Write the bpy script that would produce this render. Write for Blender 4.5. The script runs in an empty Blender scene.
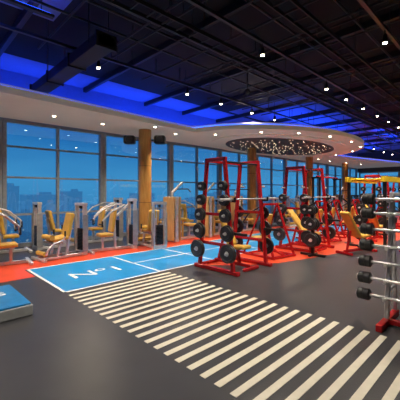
import bpy, bmesh, math, random
from mathutils import Vector, Matrix, Euler
random.seed(7)
S = bpy.context.scene
COL = S.collection
S.view_settings.view_transform = 'Standard'
PI = math.pi

# ------------------------------------------------------------------ materials
def M(name, col, rough=.5, metal=0., var=.12, scale=9., es=0., bump=0, bscale=60., ecol=None):
    m = bpy.data.materials.new(name); m.use_nodes = True
    nt = m.node_tree; b = nt.nodes['Principled BSDF']
    tc = nt.nodes.new('ShaderNodeTexCoord')
    n = nt.nodes.new('ShaderNodeTexNoise'); n.inputs['Scale'].default_value = scale
    nt.links.new(tc.outputs['Object'], n.inputs['Vector'])
    r = nt.nodes.new('ShaderNodeValToRGB')
    r.color_ramp.elements[0].position = .3; r.color_ramp.elements[1].position = .7
    r.color_ramp.elements[0].color = tuple(c*(1-var) for c in col)+(1,)
    r.color_ramp.elements[1].color = tuple(min(1, c*(1+var)) for c in col)+(1,)
    nt.links.new(n.outputs['Fac'], r.inputs['Fac'])
    nt.links.new(r.outputs['Color'], b.inputs['Base Color'])
    b.inputs['Roughness'].default_value = rough
    b.inputs['Metallic'].default_value = metal
    if es:
        b.inputs['Emission Color'].default_value = tuple(ecol or col)+(1,)
        b.inputs['Emission Strength'].default_value = es
    if bump:
        n2 = nt.nodes.new('ShaderNodeTexNoise'); n2.inputs['Scale'].default_value = bscale
        nt.links.new(tc.outputs['Object'], n2.inputs['Vector'])
        bp = nt.nodes.new('ShaderNodeBump'); bp.inputs['Strength'].default_value = bump
        bp.inputs['Distance'].default_value = .01
        nt.links.new(n2.outputs['Fac'], bp.inputs['Height'])
        nt.links.new(bp.outputs['Normal'], b.inputs['Normal'])
    return m

def wood(name, c1, c2, rough=.35):
    m = M(name, c1, rough)
    nt = m.node_tree; b = nt.nodes['Principled BSDF']
    tc = nt.nodes['Texture Coordinate']
    mp = nt.nodes.new('ShaderNodeMapping'); mp.inputs['Scale'].default_value = (14, 14, 1.2)
    w = nt.nodes.new('ShaderNodeTexNoise'); w.inputs['Scale'].default_value = 2.5; w.inputs['Detail'].default_value = 6
    r = nt.nodes.new('ShaderNodeValToRGB')
    r.color_ramp.elements[0].position = .35; r.color_ramp.elements[1].position = .65
    r.color_ramp.elements[0].color = c1+(1,); r.color_ramp.elements[1].color = c2+(1,)
    nt.links.new(tc.outputs['Object'], mp.inputs['Vector']); nt.links.new(mp.outputs['Vector'], w.inputs['Vector'])
    nt.links.new(w.outputs['Fac'], r.inputs['Fac']); nt.links.new(r.outputs['Color'], b.inputs['Base Color'])
    return m

mRubber = M('rubber_floor', (.040, .041, .047), .34, var=.12, scale=3, bump=.15, bscale=120)
mBlueFl = M('blue_track', (.010, .27, .66), .32, var=.08, scale=2)
mRedFl = M('red_floor', (.70, .07, .022), .38, var=.1, scale=2)
mPaint = M('cream_paint', (.70, .66, .54), .5, var=.05)
mWhitePaint = M('white_paint', (.8, .83, .86), .5, var=.04)
mCeil = M('black_ceiling', (.006, .006, .008), .9)
mStarPanel = M('star_panel', (.10, .08, .06), .6)
mCeilPale = M('cove_paint', (.16, .20, .42), .8, var=.04)
mSoffitGlow = M('soffit_plaster_glow', (.70, .62, .50), .7, var=.03, scale=2, es=.075, ecol=(1, .86, .66))  # warm emission put into the plaster to brighten the soffit; no lamp inside
mWall = M('dark_wall', (.07, .07, .08), .7)
mFrame = M('window_aluminium', (.30, .35, .41), .4, .1)
mBlackM = M('black_metal', (.018, .018, .02), .35, .3)
mPipe = M('painted_conduit', (.016, .016, .018), .55, .1)
mTrack = M('track_aluminium', (.045, .045, .05), .4, .3)
mBlackR = M('black_rubber', (.022, .022, .025), .42)
mRed = M('red_powder_coat', (.44, .012, .016), .25, .1)
mSilver = M('brushed_silver', (.66, .66, .68), .28, .45)
mGrey = M('grey_shroud', (.32, .33, .35), .35, .2)
mChrome = M('chrome', (.82, .82, .84), .25, .5)
mGold = M('mustard_vinyl', (.66, .40, .07), .35, var=.08)
mYellow = M('yellow_coat', (.9, .6, .02), .4)
mWood = wood('oak_panel', (.50, .28, .10), (.66, .40, .17))
mCol = wood('golden_column', (.40, .19, .05), (.54, .29, .09), .3)
mLamp = M('lamp_lens', (1., .84, .58), .5, es=30)
mStar = M('star_light', (1., .78, .5), .5, es=5)
mLedB = M('blue_led', (.02, .10, 1.), .5, es=5)
mBlueSign = M('blue_sign', (.012, .20, .50), .35)
mLight = M('pale_plastic', (.34, .36, .38), .45)

mGlass = bpy.data.materials.new('window_glass'); mGlass.use_nodes = True
nt = mGlass.node_tree; nt.nodes.clear()
o = nt.nodes.new('ShaderNodeOutputMaterial'); mx = nt.nodes.new('ShaderNodeMixShader'); tr = nt.nodes.new('ShaderNodeBsdfTransparent')
gl = nt.nodes.new('ShaderNodeBsdfGlossy'); lw = nt.nodes.new('ShaderNodeLayerWeight')
pw = nt.nodes.new('ShaderNodeMath'); pw.operation = 'POWER'; pw.inputs[1].default_value = 4
ma = nt.nodes.new('ShaderNodeMath'); ma.operation = 'MULTIPLY_ADD'; ma.inputs[1].default_value = .5; ma.inputs[2].default_value = .09
lw.inputs['Blend'].default_value = .5
nt.links.new(lw.outputs['Facing'], pw.inputs[0]); nt.links.new(pw.outputs[0], ma.inputs[0])
tr.inputs['Color'].default_value = (.80, .94, 1, 1); gl.inputs['Roughness'].default_value = .02
nt.links.new(ma.outputs[0], mx.inputs[0]); nt.links.new(tr.outputs[0], mx.inputs[1]); nt.links.new(gl.outputs[0], mx.inputs[2]); nt.links.new(mx.outputs[0], o.inputs[0])

def building_mat(k):
    m = bpy.data.materials.new('facade_haze_glow'); m.use_nodes = True
    nt = m.node_tree; b = nt.nodes['Principled BSDF']
    b.inputs['Base Color'].default_value = (.05, .10, .17, 1); b.inputs['Roughness'].default_value = .8
    tc = nt.nodes.new('ShaderNodeTexCoord'); v = nt.nodes.new('ShaderNodeTexVoronoi'); v.inputs['Scale'].default_value = .6
    nt.links.new(tc.outputs['Object'], v.inputs['Vector'])
    r = nt.nodes.new('ShaderNodeMath'); r.operation = 'LESS_THAN'; r.inputs[1].default_value = .13
    nt.links.new(v.outputs['Distance'], r.inputs[0])
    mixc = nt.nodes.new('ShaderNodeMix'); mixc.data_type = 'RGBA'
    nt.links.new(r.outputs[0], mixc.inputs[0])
    mixc.inputs[6].default_value = (.035*k, .13*k, .25*k, 1); mixc.inputs[7].default_value = (.30, .34, .36, 1)  # blue distance haze painted in as emission; only the dots are lit windows
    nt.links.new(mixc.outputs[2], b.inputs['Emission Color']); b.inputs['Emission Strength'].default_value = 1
    return m

# ------------------------------------------------------------------ mesh helpers
def _tag(bm, verts, mi, smooth=False):
    fs = set(f for v in verts for f in v.link_faces)
    for f in fs:
        f.material_index = mi
        if smooth:
            if len(f.verts) == 4: f.smooth = True
            else:
                for e in f.edges: e.smooth = False
    return fs

def box(bm, c, s, mi=0, rot=None, bev=0., seg=2):
    R = rot.to_matrix().to_4x4() if rot is not None else Matrix()
    m = Matrix.Translation(c) @ R @ Matrix.Diagonal((s[0], s[1], s[2], 1))
    v = bmesh.ops.create_cube(bm, size=1, matrix=m)['verts']
    _tag(bm, v, mi)
    if bev:
        es = list(set(e for x in v for e in x.link_edges))
        bmesh.ops.bevel(bm, geom=es, offset=bev, segments=seg, affect='EDGES', profile=.5)

def cyl(bm, p1, p2, r, mi=0, seg=14, r2=None):
    p1, p2 = Vector(p1), Vector(p2); d = p2-p1
    m = Matrix.Translation((p1+p2)/2) @ d.to_track_quat('Z', 'Y').to_matrix().to_4x4()
    v = bmesh.ops.create_cone(bm, cap_ends=True, segments=seg, radius1=r, radius2=r if r2 is None else r2, depth=d.length, matrix=m)['verts']
    _tag(bm, v, mi, True)

def beam(bm, p1, p2, w, h, mi=0, bev=.006):
    p1, p2 = Vector(p1), Vector(p2); d = p2-p1
    box(bm, (p1+p2)/2, (w, h, d.length), mi, d.to_track_quat('Z', 'Y'), bev, 1)

def tube(bm, pts, r, mi=0, seg=10):
    for a, b in zip(pts[:-1], pts[1:]): cyl(bm, a, b, r, mi, seg)
    for p in pts[1:-1]:
        v = bmesh.ops.create_uvsphere(bm, u_segments=seg, v_segments=6, radius=r, matrix=Matrix.Translation(p))['verts']
        for f in set(f for x in v for f in x.link_faces): f.material_index = mi; f.smooth = True

def lathe(bm, prof, mis, seg=28):
    rings = []
    for r, x in prof:
        rings.append([bm.verts.new((x, r*math.cos(2*PI*i/seg), r*math.sin(2*PI*i/seg))) for i in range(seg)])
    for k in range(len(prof)-1):
        for i in range(seg):
            f = bm.faces.new((rings[k][i], rings[k][(i+1) % seg], rings[k+1][(i+1) % seg], rings[k+1][i]))
            f.material_index = mis[k]
    for ring in (rings[0], rings[-1]):
        f = bm.faces.new(ring); f.material_index = mis[0]
    bmesh.ops.recalc_face_normals(bm, faces=bm.faces)

def prism(bm, pts, z0, z1, mi=0):
    a = [bm.verts.new((x, y, z0)) for x, y in pts]; b = [bm.verts.new((x, y, z1)) for x, y in pts]
    fs = [bm.faces.new(a), bm.faces.new(b)]
    n = len(pts)
    for i in range(n):
        fs.append(bm.faces.new((a[i], a[(i+1) % n], b[(i+1) % n], b[i])))
    for f in fs: f.material_index = mi
    bmesh.ops.recalc_face_normals(bm, faces=fs)

def fin(name, bm, mats, parent=None, loc=(0, 0, 0), rot=(0, 0, 0)):
    me = bpy.data.meshes.new(name); bm.to_mesh(me); bm.free()
    if not isinstance(mats, (list, tuple)): mats = [mats]
    for m in mats: me.materials.append(m)
    ob = bpy.data.objects.new(name, me); COL.objects.link(ob)
    ob.location = loc; ob.rotation_euler = rot
    if parent: ob.parent = parent
    return ob

def new(): return bmesh.new()
def q(x=0, y=0, z=0): return Euler((x, y, z))

def part(name, mat, parent, fn, *a):
    bm = new(); fn(bm, *a); return fin(name, bm, mat, parent)

def thing(name, label, cat, loc=(0, 0, 0), rz=0, group=None):
    e = bpy.data.objects.new(name, None); e.empty_display_size = .2; COL.objects.link(e)
    e.location = loc; e.rotation_euler = (0, 0, rz)
    e['label'] = label; e['category'] = cat
    if group: e['group'] = group
    return e

def tagt(ob, label, cat, group=None):
    ob['label'] = label; ob['category'] = cat
    if group: ob['group'] = group
    return ob

def struct(ob):
    ob['kind'] = 'structure'; return ob

def copy_thing(root, loc, rz=None, label=None, sc=None):
    n = root.copy(); COL.objects.link(n); n.location = loc
    if rz is not None: n.rotation_euler = (0, 0, rz)
    if label: n['label'] = label
    if sc: n.scale = (sc, sc, sc)
    def rec(src, dst):
        for c in list(src.children):
            k = c.copy(); k.parent = dst; COL.objects.link(k); rec(c, k)
    rec(root, n)
    return n

def text_into(bm, body, size, center, rz, z, mi, sx=1., off=0.):
    cu = bpy.data.curves.new('t', 'FONT'); cu.body = body; cu.size = size; cu.align_x = 'CENTER'; cu.align_y = 'CENTER'
    cu.offset = size*off
    ob = bpy.data.objects.new('t', cu); COL.objects.link(ob)
    me = bpy.data.meshes.new_from_object(ob)
    me.transform(Matrix.Translation((center[0], center[1], z)) @ Matrix.Rotation(rz, 4, 'Z') @ Matrix.Diagonal((sx, 1, 1, 1)))
    old = set(bm.faces); bm.from_mesh(me)
    for f in bm.faces:
        if f in old: continue
        f.material_index = mi
        f.normal_update()
        if f.normal.z < 0: f.normal_flip()
    bpy.data.objects.remove(ob); bpy.data.curves.remove(cu); bpy.data.meshes.remove(me)

# ------------------------------------------------------------------ room
CH = 5.0
X0, X1, Y0, Y1 = -6., 27., -15., 0.
bm = new()
box(bm, ((X0+X1)/2, (Y0+Y1)/2, -.1), (X1-X0+.6, Y1-Y0+.6, .2), 0)
L0, L1, LE = -4.95, -2.90, 13.0
prism(bm, [(-.13, L0), (LE, L0), (LE, L1), (-.13, L1)], -.01, .002, 1)
prism(bm, [(-6, -3.6), (-.16, -3.6), (-.16, L1), (LE, L1), (26.9, L1), (26.9, -2.1), (-6, -2.1)], -.01, .0015, 2)
arc = [(2.75, L0), (2.9, -5.3), (3.4, -5.8), (4.2, -6.2), (5.4, -6.5), (7.0, -6.8), (9.0, -7.1), (12, -7.3), (26.9, -7.3), (26.9, L1), (LE, L1), (LE, L0)]
prism(bm, arc, -.01, .0015, 2)
def line(x0, x1, y0, y1): prism(bm, [(x0, y0), (x1, y0), (x1, y1), (x0, y1)], -.01, .004, 4)
line(-.13, LE, L0, L0+.045); line(-.13, LE, L1-.045, L1); line(1.75, LE, -3.945, -3.905)
line(-.13, -.085, L0, L1); line(1.75, 1.795, L0, L1); line(3.3, 3.345, L0, L1)
line(5.3, 5.345, L0, L1); line(8.3, 8.345, L0, L1)
text_into(bm, "Nº1", .56, (.86, -4.1), 0, .005, 4, 1.25, 0)
y = -5.10
while y > -10.8:
    prism(bm, [(-.12, y-.068), (1.86, y-.068), (1.86, y), (-.12, y)], -.01, .003, 3)
    y -= .172
struct(fin('floor', bm, [mRubber, mBlueFl, mRedFl, mPaint, mWhitePaint]))

bm = new()
box(bm, ((X0+X1)/2, (Y0+Y1)/2, CH+.1), (X1-X0+.6, Y1-Y0+.6, .2), 0)
box(bm, (10.5, -.6, CH), (33, 1.2, .004), 1)
box(bm, (-2.9, -4.4, CH), (6.2, 1.8, .004), 1)
box(bm, (12.0, -3.0, CH), (8, 3.2, .004), 1)
box(bm, (21.5, -4.2, CH), (10, 5, .004), 1)
struct(fin('ceiling', bm, [mCeil, mCeilPale]))
for nm, c, s in (('wall_back', ((X0+X1)/2, Y0-.1, CH/2), (X1-X0+.4, .2, CH)), ('wall_left', (X0-.1, (Y0+Y1)/2, CH/2), (.2, Y1-Y0, CH))):
    bm = new(); box(bm, c, s); struct(fin(nm, bm, mWall))
bm = new(); box(bm, ((X0+X1)/2, .1, (3.66+CH)/2), (X1-X0+.4, .2, CH-3.66)); struct(fin('wall_front', bm, mCeilPale))
bm = new(); box(bm, (X1+.1, (Y0+Y1)/2, (3.31+CH)/2), (.2, Y1-Y0, CH-3.31)); box(bm, (X1+.1, -12.3, 1.65), (.2, 5.4, 3.3)); struct(fin('wall_right', bm, mWall))

def window(n, p, rz, W, H, mid):
    bm = new()
    for x in (.055, W-.055): box(bm, (x, 0, H/2), (.10, .16, H), 0)
    box(bm, (mid, 0, H/2), (.07, .12, H), 0)
    for z, t in ((.06, .12), (.95, .06), (2.02, .05), (2.9, .05), (H-.04, .08)): box(bm, (W/2, 0, z), (W, .1, t), 0)
    w = struct(fin('window_%d' % n, bm, mFrame, None, p, (0, 0, rz)))
    bm = new(); box(bm, (W/2, .02, H/2), (W-.1, .012, H-.1)); fin('window_pane', bm, mGlass, w)
n = 1
x = -5.95
while x < 26.5:
    window(n, (x, .1, 0), 0, 3.0, 3.65, 1.5); n += 1; x += 3.0
for k in range(3):
    window(n, (X1+.1, -.1-3.1*(k), 0), -PI/2, 3.1, 3.3, 1.55); n += 1

cx, cy, RA, RB = 10.6, -1.75, 5.3, 3.75
Yi = -2.2
a0 = math.asin((cy-Yi)/RB)
xl = cx-RA*math.cos(a0); xr = cx+RA*math.cos(a0)
def outline(g):
    p = [(X1-.02, -.02), (X0+.02, -.02), (X0+.02, -2.75+g), (-3, -2.65+g), (0, -2.5+g), (3, -2.28+g), (4.5, -2.18+g), (xl-.12+g*.6, Yi+.03+g)]
    N = 36
    for i in range(N+1):
        th = PI + a0 + (PI-2*a0)*i/N
        p.append((cx+(RA-g)*math.cos(th), cy+(RB-g)*math.sin(th)))
    return p+[(xr+.4, -2.25+g), (19, -2.6+g), (22, -3.2+g), (X1-.02, -4.2+g)]
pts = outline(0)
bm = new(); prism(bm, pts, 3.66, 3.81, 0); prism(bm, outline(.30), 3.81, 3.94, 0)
dcy = cy-.6
def ell(a, b): return [(cx+.1+a*math.cos(2*PI*i/64), dcy+b*math.sin(2*PI*i/64)) for i in range(64)]
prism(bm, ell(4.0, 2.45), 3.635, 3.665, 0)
prism(bm, ell(3.35, 1.9), 3.625, 3.655, 1)
struct(fin('trim_1', bm, [mSoffitGlow, mStarPanel]))
bm = new()
for i in range(170):
    r = math.sqrt(random.random())*.93; a = random.random()*2*PI
    x, y = cx+.1+3.35*r*math.cos(a), dcy+1.9*r*math.sin(a)
    cyl(bm, (x, y, 3.617), (x, y, 3.627), .011, 0, 6)
st = fin('star_ceiling_light', bm, mStar); st['kind'] = 'stuff'; tagt(st, 'tiny warm fibre lights dotted in the dark round soffit', 'ceiling light')
bm = new()
tube(bm, [Vector((x, y+.10, 3.826)) for x, y in pts[2:]], .016, 0, 6)
tagt(fin('led_strip', bm, mLedB), 'blue glowing light strip lying along the soffit edge', 'strip light')

def area(loc, sx, sy, e, col, up=False, parent=None, name='cove_lamp'):
    l = bpy.data.lights.new(name, 'AREA'); l.shape = 'RECTANGLE'; l.size = sx; l.size_y = sy; l.energy = e; l.color = col
    ob = bpy.data.objects.new(name, l); COL.objects.link(ob); ob.location = loc
    if up: ob.rotation_euler = (PI, 0, 0)
    if parent: ob.parent = parent
    return ob
BL = (.01, .09, 1.)
area((-1.5, -.45, 3.98), 9, .15, 90, BL, True); area((6, -.45, 3.98), 6, .15, 90, BL, True)
area((12.2, -3.0, 3.98), 6, 1.0, 140, BL, True); area((20, -1.8, 3.98), 9, .5, 240, BL, True)
tray = thing('uplight_tray', 'slim black linear uplight casting blue on the ceiling', 'ceiling light', (-1.9, -4.4, 4.6), 0, 'blue linear uplights')
bm = new(); box(bm, (0, 0, 0), (3.6, .1, .05), 0, bev=.01)
for x in (-1.6, 1.6): cyl(bm, (x, 0, 0), (x, 0, .4), .01, 0, 6)
fin('tray_body', bm, mBlackM, tray)
bm = new(); box(bm, (0, 0, .03), (3.5, .06, .01)); fin('tray_led', bm, mLedB, tray)
area((0, 0, .06), 3.4, .1, 34, BL, True, tray)
for p in ((18.2, -4.6, 4.6), (22.4, -4.8, 4.6)): c = copy_thing(tray, p)

bm = new()
cyl(bm, (0, 0, -.012), (0, 0, 0), .06, 0, 16); cyl(bm, (0, 0, -.016), (0, 0, -.01), .042, 1, 16)
dl = tagt(fin('downlight', bm, [mChrome, mLamp], None, (-.4, -1.2, 3.66)), 'small round recessed downlight in the pale soffit', 'ceiling light', 'soffit downlights')
for x, y in ((1.0, -1.2), (2.4, -1.2), (3.8, -1.95), (5.0, -1.5), (6.1, -2.4), (6.9, -3.8), (8.0, -4.6), (9.4, -5.1), (11.2, -5.2), (13.0, -4.95), (14.4, -4.1), (15.3, -2.9), (16.8, -1.2), (18.5, -1.2), (20.5, -1.5), (22.5, -1.8)):
    copy_thing(dl, (x, y, 3.66))
for x in (-1.5, 1.6, 4.8, 8, 11.2, 14.3, 18):
    l = bpy.data.lights.new('downlight_lamp', 'SPOT'); l.energy = 290; l.color = (1, .80, .55); l.spot_size = 2.4; l.spot_blend = .8; l.shadow_soft_size = .08
    ob = bpy.data.objects.new('downlight_lamp', l); COL.objects.link(ob); ob.location = (x, {8: -4.3, 11.2: -5.0, 14.3: -4.0}.get(x, -2.05), 3.58)

# ------------------------------------------------------------------ ceiling services
bm = new(); box(bm, (0, 0, 0), (32.8, .06, .05), 0)
for i in range(-5, 6): cyl(bm, (i*3, 0, 0), (i*3, 0, CH-4.505), .012, 0, 6)
trk = tagt(fin('lighting_track', bm, mTrack, None, (10.5, -6.5, 4.5)), 'long black lighting track hung from the dark ceiling', 'lighting track', 'ceiling tracks')
for y in (-3.7, -8.3, -10.1): copy_thing(trk, (10.5, y, 4.5))
bm = new(); cyl(bm, (0, -6, 0), (0, 6, 0), .02, 0, 8)
for i in (-2, -1, 0, 1, 2):
    cyl(bm, (0, i*2.5+.4, 0), (0, i*2.5+.4, CH-4.625), .01, 0, 6)
pipe = tagt(fin('conduit_pipe', bm, mPipe, None, (-.9, -8.9, 4.62)), 'thin black conduit pipe hung below the ceiling', 'pipe', 'ceiling conduits')
for x in (.1, 1.2, 1.45, 2.0, 2.7, 3.5, 3.7, 4.3, 5.2, 6.1, 6.35, 7.0, 8.2, 9.3, 9.5, 10.3, 11.4, 12.6, 13.8, 15.2, 16.6, 18.5, 21, 23.5): copy_thing(pipe, (x, -8.9, 4.62))
bm = new(); cyl(bm, (-15, 0, 0), (15, 0, 0), .024, 0, 8)
for i in range(-5, 6): cyl(bm, (i*2.7, 0, 0), (i*2.7, 0, CH-4.705), .01, 0, 6)
sp_ = tagt(fin('sprinkler_pipe', bm, mTrack, None, (9.5, -5.1, 4.70)), 'dark sprinkler pipe running below the ceiling', 'pipe', 'sprinkler pipes')
for y in (-4.5, -5.3, -5.7, -6.9, -7.1, -7.9, -9.0, -9.2, -9.7, -11): copy_thing(sp_, (9.5, y, 4.70))
bm = new()
for s in (-.14, .14): box(bm, (0, s, 0), (30, .02, .06))
for i in range(-49, 50): box(bm, (i*.3, 0, 0), (.025, .28, .02))
for i in range(-5, 6):
    for s in (-.14, .14): cyl(bm, (i*2.7+.4, s, 0), (i*2.7+.4, s, CH-4.36), .008, 0, 6)
ct = tagt(fin('cable_tray', bm, mPipe, None, (9.5, -6.0, 4.36)), 'black ladder style cable tray hung from the ceiling', 'cable tray', 'cable trays')
copy_thing(ct, (9.5, -7.55, 4.36))
bm = new(); box(bm, (0, 0, 0), (.10, 14.7, .14), 0, bev=.01)
bmn = tagt(fin('ceiling_beam', bm, mPipe, None, (2.35, -7.4, CH-.073)), 'black painted beam under the dark ceiling', 'beam', 'ceiling beams')
for x in (-2.6, -.3, 4.7, 6.6, 8.7, 10.8, 13.2, 15.7, 17.6, 20.0, 22.2): copy_thing(bmn, (x, -7.4, CH-.073))
def duct(loc, L, w, h, label):
    bm = new()
    box(bm, (0, 0, 0), (w, L, h), 0, bev=.02)
    k = int(L/1.2)
    for i in range(k+1):
        t = -L/2+.02+i*(L-.04)/k
        box(bm, (0, t, 0), (w+.05, .04, h+.05), 0)
    for i in range(0, k+1, 2):
        t = -L/2+.3+i*(L-.6)/max(k, 1)
        for sgn in (-1, 1):
            p = (sgn*(w/2+.02), t, 0)
            cyl(bm, p, (p[0], p[1], CH-loc[2]-.005), .01, 0, 6)
    tagt(fin('ventilation_duct', bm, mPipe, None, loc), label, 'air duct')
duct((.62, -3.0, 4.27), 3.8, .34, .22, 'black rectangular air duct hung from the ceiling with flanged joints')

sp = thing('track_spotlight', 'small black cylindrical spotlight with warm lens on ceiling track', 'spotlight', (3.05, -6.5, 4.475), 0, 'track spotlights')
bm = new()
cyl(bm, (0, 0, 0), (0, 0, -.08), .012, 0, 8)
cyl(bm, (0, 0, -.08), (0, 0, -.22), .035, 0, 16, .048)
fin('lamp_body', bm, mBlackM, sp)
bm = new(); cyl(bm, (0, 0, -.235), (0, 0, -.215), .034, 0, 16); fin('lamp_lens', bm, mLamp, sp)
def lamp_for(o, e):
    l = bpy.data.lights.new('spot_lamp', 'SPOT'); l.energy = e; l.color = (1, .88, .72); l.spot_size = 2.0; l.spot_blend = .9; l.shadow_soft_size = .08
    ob = bpy.data.objects.new('spot_lamp', l); COL.objects.link(ob); ob.location = (0, 0, -.26); ob.parent = o
pos = []
for x in (-2.6, .3, 5.9, 8.6, 11.3, 14, 17, 20): pos.append((x, -6.5, 1))
for x in (7.2, 10, 12.7, 15.5, 18.5, 22): pos.append((x, -6.5, 0))
for x in (-1.6, 1.05, 3.6, 6.5): pos.append((x, -3.7, 1))
for x in (4.95, 7.9, 19, 21, 23): pos.append((x, -3.7, 0))
for x in (-1, 1.5, 4.2, 7, 10, 13, 16.5): pos.append((x, -8.3, 1))
for x in (5.6, 8.4, 11.5, 14.8, 19): pos.append((x, -8.3, 0))
for x in (7.5, 9.5, 12.5, 15.5, 18.5): pos.append((x, -10.1, 0))
cps = [(copy_thing(sp, (x, y, 4.475)), l) for x, y, l in pos]
lamp_for(sp, 330)
for c, l in cps:
    if l: lamp_for(c, 430 if c.location.x > 2 else 200)

bm = new(); cyl(bm, (0, 0, 0), (0, 0, .08), .07, 0, 16)
bmesh.ops.create_uvsphere(bm, u_segments=16, v_segments=8, radius=.065)
cyl(bm, (0, 0, .08), (0, 0, .62), .015, 0, 8)
tagt(fin('dome_camera', bm, mBlackM, None, (5.0, -4.65, 4.38)), 'small black dome security camera hung on a rod', 'camera')

# ------------------------------------------------------------------ columns
bm = new(); cyl(bm, (0, 0, .12), (0, 0, 3.66), .21, 0, 32); cyl(bm, (0, 0, 0), (0, 0, .12), .23, 1, 32)
for z in (1.25, 2.45): cyl(bm, (0, 0, z), (0, 0, z+.012), .212, 1, 32)
c0 = tagt(fin('column', bm, [mCol, mBlackM], None, (3.86, -1.3, 0)), 'round golden wood clad column with dark base ring', 'column', 'golden columns')
for x in (9.75, 15.4, 20.8): copy_thing(c0, (x, -1.3, 0))
for sg in (-1, 1):
    t = thing('loudspeaker', 'black loudspeaker on bracket near the top of the golden column', 'speaker', (3.86+sg*.40*.72, -1.3-sg*.40*.70, 3.32), -.78, 'column loudspeakers')
    bm = new(); box(bm, (sg*.10, -.05, 0), (.38, .30, .28), 0, bev=.07, seg=3); fin('speaker_cabinet', bm, mBlackM, t)
    bm = new(); cyl(bm, (sg*.10, -.19, 0), (sg*.10, -.23, 0), .12, 0, 20, .1); fin('speaker_cone', bm, mBlackR, t)
    bm = new(); cyl(bm, (-sg*.20, 0, 0), (0, 0, 0), .02, 0, 8); fin('speaker_bracket', bm, mBlackM, t)

# ------------------------------------------------------------------ machines
def tower(parent, y, H, wood_shroud=False, w=.5, fm=None):
    bm = new()
    for s in (-1, 1):
        beam(bm, (s*w/2, y, 0), (s*w/2, y, H), .055, .11)
        cyl(bm, (s*.1, y, .05), (s*.1, y, H-.04), .012, 0, 8)
    beam(bm, (-w/2-.03, y, H-.04), (w/2+.03, y, H-.04), .14, .08)
    beam(bm, (-w/2-.03, y, .05), (w/2+.03, y, .05), .14, .1)
    fin('tower_frame', bm, fm or mSilver, parent)
    bm = new()
    for i in range(15): box(bm, (0, y, .15+i*.042), (w*.55, .1, .036), 0, bev=.003, seg=1)
    fin('weight_stack', bm, mBlackM, parent)
    bm = new(); cyl(bm, (0, y, .75), (0, y, H-.1), .006, 0, 6); cyl(bm, (-.02, y, H-.12), (.02, y, H-.12), .055, 0, 16)
    fin('cable_pulley', bm, mBlackM, parent)
    if wood_shroud:
        for s in (-1, 1):
            bm = new(); box(bm, (0, y+s*.14, H*.5+.02), (w+.08, .025, H-.06), 0, bev=.008)
            fin('wood_panel', bm, mWood, parent)
    else:
        for s in (-1, 1):
            bm = new(); box(bm, (s*(w/2+.034), y, H*.42), (.012, .17, H*.7), 0, bev=.004, seg=1)
            fin('tower_shroud', bm, mGrey, parent)

def press_machine(name, label, loc, rz, fm=mSilver, pm=mGold):
    t = thing(name, label, 'gym machine', loc, rz, 'strength machines')
    bm = new()
    beam(bm, (0, -.75, .05), (0, .62, .05), .08, .08)
    beam(bm, (-.4, -.75, .04), (.4, -.75, .04), .08, .07)
    beam(bm, (0, -.35, .08), (0, -.35, .44), .07, .07)
    beam(bm, (0, .05, .08), (0, .02, 1.0), .07, .07)
    beam(bm, (0, .02, 1.0), (0, .5, 1.42), .07, .07)
    fin('machine_frame', bm, fm, t)
    tower(t, .62, 1.6, w=.44, fm=fm)
    bm = new(); box(bm, (0, -.28, .5), (.42, .42, .10), 0, bev=.035, seg=3); fin('seat', bm, pm, t)
    bm = new(); box(bm, (0, -.04, .93), (.34, .10, .72), 0, q(-.14), .035, 3); fin('backrest', bm, pm, t)
    bm = new()
    tube(bm, [(-.36, .22, 1.42), (.36, .22, 1.42)], .028)
    for s in (-1, 1): tube(bm, [(s*.36, .22, 1.42), (s*.42, -.2, 1.25), (s*.42, -.48, .98), (s*.42, -.5, .78)], .026)
    a = fin('press_arm', bm, fm, t)
    for s in (-1, 1):
        bm = new(); cyl(bm, (s*.42, -.5, .85), (s*.22, -.52, .85), .022, 0, 10); cyl(bm, (s*.42, -.5, .78), (s*.42, -.5, .96), .03, 0, 10)
        fin('handle', bm, mBlackR, a)
    return t

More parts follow.
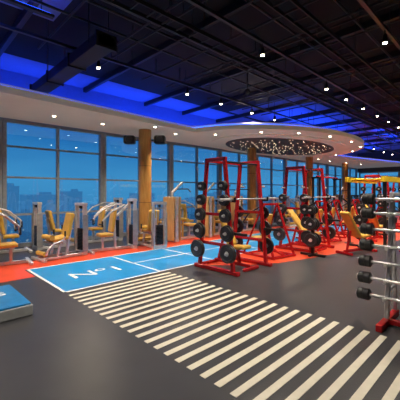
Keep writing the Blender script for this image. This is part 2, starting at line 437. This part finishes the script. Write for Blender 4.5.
def leg_machine(name, label, loc, rz, fm=mSilver):
    t = thing(name, label, 'gym machine', loc, rz, 'strength machines')
    bm = new()
    beam(bm, (-.18, -.6, .05), (-.18, .6, .05), .07, .07); beam(bm, (.18, -.6, .05), (.18, .6, .05), .07, .07)
    beam(bm, (-.4, -.6, .04), (.4, -.6, .04), .07, .07)
    beam(bm, (-.18, -.2, .05), (-.18, -.1, .5), .06, .06); beam(bm, (.18, -.2, .05), (.18, -.1, .5), .06, .06)
    beam(bm, (-.2, .15, .05), (.2, .15, .05), .06, .06)
    beam(bm, (0, .15, .05), (0, .3, .95), .07, .07); beam(bm, (0, .15, .42), (0, -.3, .42), .06, .06)
    tube(bm, [(-.3, -.32, .45), (-.32, -.1, .52), (-.32, -.05, .62)], .024); tube(bm, [(.3, -.32, .45), (.32, -.1, .52), (.32, -.05, .62)], .024)
    beam(bm, (-.35, -.1, .45), (.35, -.1, .45), .05, .05); beam(bm, (-.32, -.32, .45), (.32, -.32, .45), .04, .04)
    fin('machine_frame', bm, fm, t)
    tower(t, .6, 1.5, w=.42, fm=fm)
    bm = new(); box(bm, (0, -.1, .54), (.44, .46, .1), 0, q(.1), .04, 3); fin('seat', bm, mGold, t)
    bm = new(); box(bm, (0, .2, .9), (.38, .1, .66), 0, q(-.22), .04, 3); fin('backrest', bm, mGold, t)
    bm = new(); tube(bm, [(.28, -.3, .48), (.3, -.5, .3), (.28, -.52, .18), (-.25, -.52, .18)], .026); a = fin('leg_lever', bm, fm, t)
    bm = new(); cyl(bm, (-.24, -.52, .18), (.22, -.52, .18), .062, 0, 16); fin('roller_pad', bm, mGold, a)
    bm = new(); cyl(bm, (-.24, -.36, .6), (.24, -.36, .6), .07, 0, 16); tube(bm, [(.0, -.36, .6), (0, -.3, .45)], .02); fin('roller_pad', bm, mGold, a)
    for s in (-1, 1):
        bm = new(); cyl(bm, (s*.32, -.05, .6), (s*.32, -.05, .76), .024, 0, 10); fin('handle', bm, mBlackR, t)
    return t

def wood_machine(name, label, loc, rz):
    t = thing(name, label, 'gym machine', loc, rz, 'wood panelled machines')
    bm = new()
    beam(bm, (0, -.7, .05), (0, .45, .05), .08, .08); beam(bm, (-.35, -.7, .04), (.35, -.7, .04), .08, .07)
    beam(bm, (0, -.3, .05), (0, -.3, .44), .07, .07)
    beam(bm, (0, .45, .05), (0, .45, 1.6), .05, .05); beam(bm, (0, .45, 1.58), (0, .0, 1.92), .06, .06)
    fin('machine_frame', bm, mSilver, t)
    tower(t, .45, 1.45, True, .46)
    bm = new(); box(bm, (0, -.3, .49), (.4, .4, .09), 0, bev=.035, seg=3); fin('seat', bm, mGold, t)
    bm = new()
    tube(bm, [(-.4, .0, 1.6), (-.28, 0, 1.70), (.28, 0, 1.70), (.4, 0, 1.6)], .018); cyl(bm, (0, 0, 1.70), (0, 0, 1.92), .006, 0, 6)
    fin('pulldown_bar', bm, mBlackM, t)
    bm = new(); cyl(bm, (-.25, -.02, .68), (.25, -.02, .68), .06, 0, 16); beam(bm, (0, -.02, .05), (0, -.02, .68), .05, .05); fin('knee_pad', bm, mGold, t)
    return t

MS = .88
A = press_machine('chest_press_machine', 'silver seated press machine with mustard pads and weight stack', (-.55, -2.15, 0), 1.45)
B = leg_machine('leg_extension_machine', 'silver leg extension machine with mustard seat and roller pads', (.84, -2.15, 0), -1.45)
A.scale = B.scale = (MS,)*3
W = wood_machine('cable_pulldown_machine', 'cable machine with oak panels around the weight stack', (4.8, -2.1, 0), 1.6)
for x, y, r in ((2.25, -2.15, -1.7), (-.15, -.62, 1.5), (-1.6, -.7, -1.5), (2.7, -.6, -1.6), (12.3, -2.2, .1), (13.6, -2.1, 0), (17.0, -2.4, .2), (6.1, -.65, 1.6)): copy_thing(A, (x, y, 0), r)
for x, y, r in ((1.27, -.62, 1.6), (4.85, -.62, 1.5), (3.35, -2.35, 3.0), (11.1, -2.2, -.1), (14.8, -2.3, .1), (7.5, -.65, -1.6)): copy_thing(B, (x, y, 0), r)
for x, y, r in ((6.3, -2.15, 1.6), (7.9, -2.2, 1.55), (8.9, -.7, 1.6), (18.6, -2.0, 1.5)): copy_thing(W, (x, y, 0), r)
K = press_machine('shoulder_press_machine', 'black framed seated press machine with mustard pads', (14.1, -4.2, 0), .6, mBlackM)
K.scale = (.9,)*3
for x, y, r in ((15.8, -4.1, -.5), (17.6, -4.4, .7), (14.4, -7.9, 1.3), (11.2, -7.7, 1.8), (18.6, -7.8, .4), (12.9, -7.9, .5), (19.2, -4.2, .2), (18.8, -6.2, 1)): copy_thing(K, (x, y, 0), r)
C = thing('cable_crossover', 'tall black cable crossover with two weight towers', 'gym machine', (11.7, -4.0, 0), 0.05, 'cable crossovers')
for s in (-1, 1):
    bm = new()
    for yy in (-.14, .14): beam(bm, (s*1.2, yy, 0), (s*1.2, yy, 2.2), .07, .07)
    beam(bm, (s*1.2, -.4, .03), (s*1.2, .4, .03), .08, .06); beam(bm, (s*1.2, -.2, 2.2), (s*1.2, .2, 2.2), .07, .07)
    fin('crossover_tower', bm, mBlackM, C)
    bm = new()
    for i in range(16): box(bm, (s*1.2, 0, .12+i*.045), (.2, .16, .038), 0, bev=.003, seg=1)
    fin('weight_stack', bm, mGrey, C)
    bm = new(); cyl(bm, (s*1.05, 0, 1.9), (s*1.05, 0, 1.2), .006, 0, 6); tube(bm, [(s*1.05, -.06, 1.1), (s*1.05, 0, 1.2), (s*1.05, .06, 1.1), (s*1.05, -.06, 1.1)], .012); cyl(bm, (s*1.05, 0, 1.9), (s*1.2, 0, 1.95), .01, 0, 6)
    fin('handle', bm, mBlackR, C)
part('top_beam', mRed, C, lambda b: beam(b, (-1.2, 0, 2.25), (1.2, 0, 2.25), .07, .07))
copy_thing(C, (17.0, -6.0, 0), 1.5)

# ------------------------------------------------------------------ squat racks
bm = new()
lathe(bm, [(.027, -.018), (.055, -.022), (.06, -.012), (.16, -.012), (.17, -.022), (.215, -.022), (.225, -.014), (.225, .014), (.215, .022), (.17, .022), (.16, .012), (.06, .012), (.055, .022), (.027, .018)],
      [1, 1, 0, 0, 0, 0, 0, 0, 0, 0, 0, 1, 1])
plate = tagt(fin('weight_plate', bm, [mBlackR, mSilver]), 'black rubber weight plate with steel hub on a peg', 'weight plate', 'weight plates')
plate_used = [False]
def put_plate(loc, rz, sc):
    if not plate_used[0]:
        p = plate; plate_used[0] = True; p.location = loc; p.rotation_euler = (0, 0, rz)
    else:
        p = copy_thing(plate, loc, rz)
    p.scale = (1, sc, sc)
    return p

def side_frame(t, sx):
    bm = new(); x = sx*.55
    for sy in (-1, 1):
        beam(bm, (x, sy*.46, .05), (x, sy*.24, 2.28), .07, .07)
    beam(bm, (x, -.6, .04), (x, .6, .04), .08, .07)
    beam(bm, (x, -.28, 2.26), (x, .28, 2.26), .07, .07)
    beam(bm, (x, -.36, 1.15), (x, .36, 1.15), .05, .06)
    beam(bm, (x, -.42, .55), (x, .42, .55), .05, .06)
    return fin('side_frame', bm, mRed, t)
HZ = (.42, .80, 1.14, 1.44, 1.72)
def horns(sx):
    return [(sx*.585, sy*(.46-.22*(z/2.2)), z) for z in HZ for sy in (-1, 1)]

R0 = thing('squat_rack', 'red steel squat rack with slanted side frames holding black plates', 'squat rack', (3.15, -5.68, 0), 0, 'red squat racks')
for s in (-1, 1): side_frame(R0, s)
part('crossbar', mRed, R0, lambda b: beam(b, (-.55, .24, 2.24), (.55, .24, 2.24), .05, .05))
part('crossbar', mRed, R0, lambda b: beam(b, (-.55, .56, .04), (.55, .56, .04), .05, .05))
part('pull_up_bar', mBlackM, R0, lambda b: cyl(b, (-.55, -.24, 2.2), (.55, -.24, 2.2), .018, 0, 12))
for s in (-1, 1):
    for h in horns(s): part('plate_peg', mSilver, R0, lambda b: cyl(b, h, (h[0]+s*.16, h[1], h[2]), .022, 0, 10))
    def hook(b):
        beam(b, (s*.55, -.33, 1.42), (s*.55, -.50, 1.42), .05, .04); beam(b, (s*.55, -.50, 1.40), (s*.55, -.50, 1.5), .05, .02)
    part('bar_hook', mBlackM, R0, hook)
    part('safety_arm', mBlackM, R0, lambda b: beam(b, (s*.55, -.38, .8), (s*.55, -.78, .8), .055, .05))
racks = [(3.15, -5.68, 0), (6.3, -5.7, 0), (12.3, -5.8, 0), (15.0, -5.9, 0)]
for r in racks[1:]: copy_thing(R0, r, 0)
scs = {.42: (.80, .80), .80: (.72, .62), 1.14: (.60, .56), 1.44: (.50, .46), 1.72: (.44, .42)}
for k, r in enumerate(racks):
    for s in (-1, 1):
        for h in horns(s):
            a = scs[h[2]]
            for j in range(2 if k < 3 else 1):
                if k == 1 and h[2] == 1.72: continue
                if k == 0 and s == 1 and (h[2] > 1.2 or j == 1): continue
                put_plate((r[0]+h[0]+s*(.052+j*.046), r[1]+h[1], h[2]), 0, a[j])
PT = thing('plate_tree', 'small black plate tree with weight plates on pegs', 'plate rack', (5.45, -6.35, 0), 0, 'plate trees')
bm = new()
beam(bm, (0, 0, 0), (0, 0, 1.3), .07, .07); beam(bm, (0, -.32, .03), (0, .32, .03), .07, .06); beam(bm, (-.2, 0, .03), (.2, 0, .03), .07, .06)
fin('tree_post', bm, mBlackM, PT)
for z in (.4, .8, 1.15):
    for s in (-1, 1): part('plate_peg', mSilver, PT, lambda b: cyl(b, (s*.03, 0, z), (s*.2, 0, z), .02, 0, 10))
trees = [(5.45, -6.35), (7.65, -6.75), (10.9, -6.5), (13.7, -6.9)]
for t_ in trees[1:]: copy_thing(PT, (t_[0], t_[1], 0), 0)
for tx, ty in trees:
    for z, sc in ((.4, .82), (.8, .68), (1.15, .5)):
        for s in (-1, 1):
            for j in (0, 1): put_plate((tx+s*(.065+.05*j), ty, z), 0, sc-.08*j)

OB = thing('olympic_barbell', 'long chrome barbell resting on the hooks of a red rack', 'barbell', (3.15, -6.14, 1.458), 0, 'long barbells')
bm = new(); cyl(bm, (-.62, 0, 0), (.62, 0, 0), .014, 0, 12); fin('bar_shaft', bm, mChrome, OB)
for s in (-1, 1):
    bm = new(); cyl(bm, (s*.62, 0, 0), (s*.95, 0, 0), .025, 0, 12); cyl(bm, (s*.62, 0, 0), (s*.64, 0, 0), .04, 0, 12); fin('bar_sleeve', bm, mSilver, OB)
for r in racks[1:]: copy_thing(OB, (r[0], r[1]-.46, 1.458), 0)

def bench(loc, rz, label, tilt=.95):
    t = thing('workout_bench', label, 'bench', loc, rz, 'mustard benches')
    bm = new()
    beam(bm, (0, -.6, .08), (0, .4, .08), .06, .06); beam(bm, (-.24, -.6, .04), (.24, -.6, .04), .06, .06); beam(bm, (-.24, .4, .04), (.24, .4, .04), .06, .06)
    beam(bm, (0, -.3, .08), (0, -.25, .4), .06, .06); beam(bm, (0, .3, .08), (0, .15, .6), .05, .05)
    fin('bench_frame', bm, mRed, t)
    bm = new(); box(bm, (0, -.32, .44), (.30, .38, .08), 0, q(-.08), .03, 3); fin('seat', bm, mGold, t)
    bm = new(); L = .8
    box(bm, (0, -.1+math.cos(tilt)*L/2, .46+math.sin(tilt)*L/2), (.28, L, .08), 0, q(tilt), .03, 3); fin('backrest', bm, mGold, t)
    return t
bench((3.15, -5.55, 0), .0, 'inclined mustard padded bench with red frame inside the rack', 1.2)
b1 = bench((6.3, -5.6, 0), .0, 'inclined mustard padded bench with red frame inside the rack', .9)
copy_thing(b1, (9.3, -6.6, 0), 1.5, 'mustard padded bench with red frame beneath the yellow rig')
copy_thing(b1, (6.55, -6.95, 0), 1.3, 'mustard padded bench with red frame beside the dumbbell rack')
copy_thing(b1, (12.3, -5.7, 0), 0, 'inclined mustard padded bench with red frame inside the rack')

def plate_press(loc, rz, label):
    t = thing('plate_loaded_press', label, 'gym machine', loc, rz, 'plate loaded machines')
    bm = new()
    for s in (-1, 1):
        beam(bm, (s*.45, -.7, .04), (s*.45, .7, .04), .06, .06)
        beam(bm, (s*.45, .65, .05), (s*.3, .15, 1.55), .055, .055)
        beam(bm, (s*.45, -.5, .05), (s*.3, .15, 1.55), .045, .045)
    beam(bm, (-.45, .65, .05), (.45, .65, .05), .06, .06); beam(bm, (-.32, .15, 1.52), (.32, .15, 1.52), .06, .06)
    beam(bm, (0, .65, .08), (0, -.3, .35), .06, .06); beam(bm, (-.45, -.3, .06), (.45, -.3, .06), .05, .05)
    beam(bm, (0, -.3, .06), (0, -.3, .42), .06, .06)
    fin('machine_frame', bm, mRed, t)
    bm = new(); box(bm, (0, -.3, .47), (.38, .4, .09), 0, bev=.03, seg=3); fin('seat', bm, mGold, t)
    bm = new(); box(bm, (0, .0, .88), (.32, .09, .7), 0, q(-.25), .03, 3); fin('backrest', bm, mGold, t)
    for s in (-1, 1):
        bm = new(); tube(bm, [(s*.3, .15, 1.5), (s*.55, -.2, 1.25), (s*.5, -.5, .95), (s*.3, -.52, .95)], .026); cyl(bm, (s*.55, -.2, 1.25), (s*.78, -.2, 1.25), .025, 0, 10)
        fin('press_arm', bm, mBlackM, t)
    return t
P0 = plate_press((4.75, -5.45, 0), 3.0, 'red plate loaded press machine with mustard pads')
P0.scale = (.85,)*3
for x, y, r in ((8.0, -5.3, 2.9), (9.35, -5.2, 3.2), (10.7, -5.4, 3.1), (13.65, -5.8, .1)): copy_thing(P0, (x, y, 0), r)

# ------------------------------------------------------------------ barbell stand with fixed barbells (near)
bx, by = 2.22, -8.85
T = thing('barbell_rack', 'silver barbell rack on red base holding fixed barbells', 'barbell rack', (bx, by, 0), 0)
bm = new()
for yy in (0, -.95): beam(bm, (-.30, yy, .04), (.42, yy, .04), .07, .08)
beam(bm, (.0, 0, .05), (.0, -.95, .05), .06, .06)
fin('rack_base', bm, mRed, T)
H = 1.60
for yy in (0, -.95):
    bm = new(); beam(bm, (0, yy, .06), (.24, yy, H), .05, .045); beam(bm, (.38, yy, .06), (.26, yy, H-.1), .045, .035); beam(bm, (.06, yy, .4), (.36, yy, .4), .03, .03)
    fin('upright', bm, mSilver, T)
part('top_rail', mSilver, T, lambda b: beam(b, (.24, .02, H-.03), (.24, -.97, H-.03), .045, .045))
zs = (.33, .53, .73, .93, 1.13, 1.33, 1.51)
fx = lambda z: .24*(z-.06)/(H-.06)
for z in zs:
    for yy in (0, -.95):
        def cr(b):
            x = fx(z); beam(b, (x, yy, z-.03), (x-.13, yy, z-.03), .045, .02); beam(b, (x-.13, yy, z-.035), (x-.14, yy, z+.015), .045, .015)
        part('bar_cradle', mSilver, T, cr)
fb = thing('fixed_barbell', 'short fixed barbell with round black rubber heads on silver rack', 'barbell', (bx+fx(zs[0])-.085, by, zs[0]), 0, 'fixed barbells on the rack')
bm = new(); cyl(bm, (0, .19, 0), (0, -1.14, 0), .018, 0, 14); fin('bar_shaft', bm, mChrome, fb)
bm = new()
lathe(bm, [(.058, -.07), (.072, -.058), (.072, -.004), (.067, 0), (.072, .004), (.072, .058), (.058, .07)], [0]*6, 28)
bmesh.ops.rotate(bm, verts=bm.verts, cent=(0, 0, 0), matrix=Matrix.Rotation(PI/2, 3, 'Z'))
cyl(bm, (0, .068, 0), (0, .085, 0), .033, 1, 18)
h = fin('weight_head', bm, [mBlackR, mSilver], fb, (0, .24, 0))
h2 = h.copy(); COL.objects.link(h2); h2.parent = fb; h2.location = (0, -1.19, 0); h2.rotation_euler = (0, 0, PI)
for z in zs[1:]: copy_thing(fb, (bx+fx(z)-.085, by, z))

# ------------------------------------------------------------------ yellow rig
G = thing('training_rig', 'black post training rig with yellow overhead ladder beams', 'training rig', (9.3, -6.75, 0), 0)
for sx in (-1, 1):
    for sy in (-.5, .5):
        bm = new(); beam(bm, (sx*1.2, sy, 0), (sx*1.2, sy, 1.9), .08, .08); box(bm, (sx*1.2, sy, .01), (.2, .2, .02)); fin('rig_post', bm, mBlackM, G)
bm = new()
for sy in (-.5, .5): beam(bm, (-1.4, sy, 1.98), (1.4, sy, 1.98), .1, .16)
for i in range(9): cyl(bm, (-1.1+i*.275, -.5, 1.98), (-1.1+i*.275, .5, 1.98), .03, 0, 8)
fin('overhead_ladder', bm, mYellow, G)
DX, DY = 8.4, -7.95
D = thing('dumbbell_rack', 'low two tier silver rack with black dumbbells', 'dumbbell rack', (DX, DY, 0), .1)
for s in (-1, 1):
    bm = new(); beam(bm, (s*.8, -.25, .03), (s*.8, .3, .03), .08, .06); beam(bm, (s*.8, .2, .05), (s*.8, .1, .98), .07, .07); fin('rack_leg', bm, mRed, D)
for z in (.45, .9):
    bm = new(); box(bm, (0, -.02, z), (1.7, .34, .03), 0, bev=.008, seg=1); fin('rack_shelf', bm, mSilver, D)
d0 = None
def dumbbell(loc, rz):
    t = thing('dumbbell', 'black rubber dumbbell with chrome handle on the rack', 'dumbbell', loc, rz, 'dumbbells on the rack')
    bm = new(); cyl(bm, (0, -.08, 0), (0, .08, 0), .015, 0, 10); fin('dumbbell_handle', bm, mChrome, t)
    for s in (-1, 1):
        bm = new(); cyl(bm, (0, s*.07, 0), (0, s*.15, 0), .065, 0, 16); fin('dumbbell_head', bm, mBlackR, t)
    return t
for z in (.531, .981):
    for i in range(6):
        lx = -.65+i*.26
        p = (DX+lx, DY-.02+lx*.1, z)
        if d0 is None: d0 = dumbbell(p, .1)
        else: copy_thing(d0, p, .1)

# ------------------------------------------------------------------ low sign plinth
Pl = thing('floor_sign', 'low grey plinth with blue top and white lettering', 'sign', (-1.45, -4.99, 0), 0)
bm = new(); box(bm, (0, 0, .07), (1.4, 1.15, .14), 0, bev=.015); fin('plinth_body', bm, mLight, Pl)
bm = new(); box(bm, (0, .0, .15), (1.36, 1.11, .025), 0, bev=.006); text_into(bm, "fitness", .34, (.06, .12), 0, .1645, 1, 1.1, .01); fin('sign_top', bm, [mBlueSign, mWhitePaint], Pl)

# ------------------------------------------------------------------ outside
bm = new(); box(bm, (100, 260, -30.5), (900, 500, 1)); struct(fin('ground', bm, M('city_ground_glow', (.03, .06, .11), .9, scale=.05, var=.5, es=.6, ecol=(.03, .12, .24))))  # ground carries a painted blue glow as emission, no lamp there
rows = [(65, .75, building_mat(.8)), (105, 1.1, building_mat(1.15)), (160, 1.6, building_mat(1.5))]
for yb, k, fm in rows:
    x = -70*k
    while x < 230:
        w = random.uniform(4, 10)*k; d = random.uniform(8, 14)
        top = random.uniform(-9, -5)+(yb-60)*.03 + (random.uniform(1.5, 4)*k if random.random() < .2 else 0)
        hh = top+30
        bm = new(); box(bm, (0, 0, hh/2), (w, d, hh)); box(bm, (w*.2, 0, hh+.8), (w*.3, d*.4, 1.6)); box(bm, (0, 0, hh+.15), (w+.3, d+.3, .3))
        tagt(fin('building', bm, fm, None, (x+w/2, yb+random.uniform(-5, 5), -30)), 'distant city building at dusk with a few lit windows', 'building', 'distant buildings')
        x += w + random.uniform(1.5, 7)

w = bpy.data.worlds.new('dusk'); S.world = w; w.use_nodes = True
nt = w.node_tree; bg = nt.nodes['Background']
tc = nt.nodes.new('ShaderNodeTexCoord'); sep = nt.nodes.new('ShaderNodeSeparateXYZ'); r = nt.nodes.new('ShaderNodeValToRGB')
nz = nt.nodes.new('ShaderNodeTexNoise'); nz.inputs['Scale'].default_value = 3
mpp = nt.nodes.new('ShaderNodeMapping'); mpp.inputs['Scale'].default_value = (1, 1, 5)
ad = nt.nodes.new('ShaderNodeMath'); ad.operation = 'MULTIPLY_ADD'; ad.inputs[1].default_value = .1
nt.links.new(tc.outputs['Generated'], mpp.inputs['Vector']); nt.links.new(mpp.outputs['Vector'], nz.inputs['Vector'])
nt.links.new(tc.outputs['Generated'], sep.inputs[0])
nt.links.new(nz.outputs['Fac'], ad.inputs[0]); nt.links.new(sep.outputs['Z'], ad.inputs[2]); nt.links.new(ad.outputs[0], r.inputs['Fac'])
e = r.color_ramp.elements
e[0].position = .0; e[0].color = (.07, .29, .54, 1)
e[1].position = .5; e[1].color = (.006, .06, .27, 1)
k = e.new(.08); k.color = (.08, .34, .62, 1)
k = e.new(.22); k.color = (.02, .17, .46, 1)
nt.links.new(r.outputs['Color'], bg.inputs['Color']); bg.inputs['Strength'].default_value = 1.1

# ------------------------------------------------------------------ camera
cam = bpy.data.cameras.new('camera'); co = bpy.data.objects.new('camera', cam); COL.objects.link(co)
co.location = (-2.0, -9.97, 1.6); co.rotation_euler = (PI/2, 0, math.radians(-44.1))
cam.sensor_width = 36; cam.lens = 27.9; cam.shift_y = -.02
S.camera = co
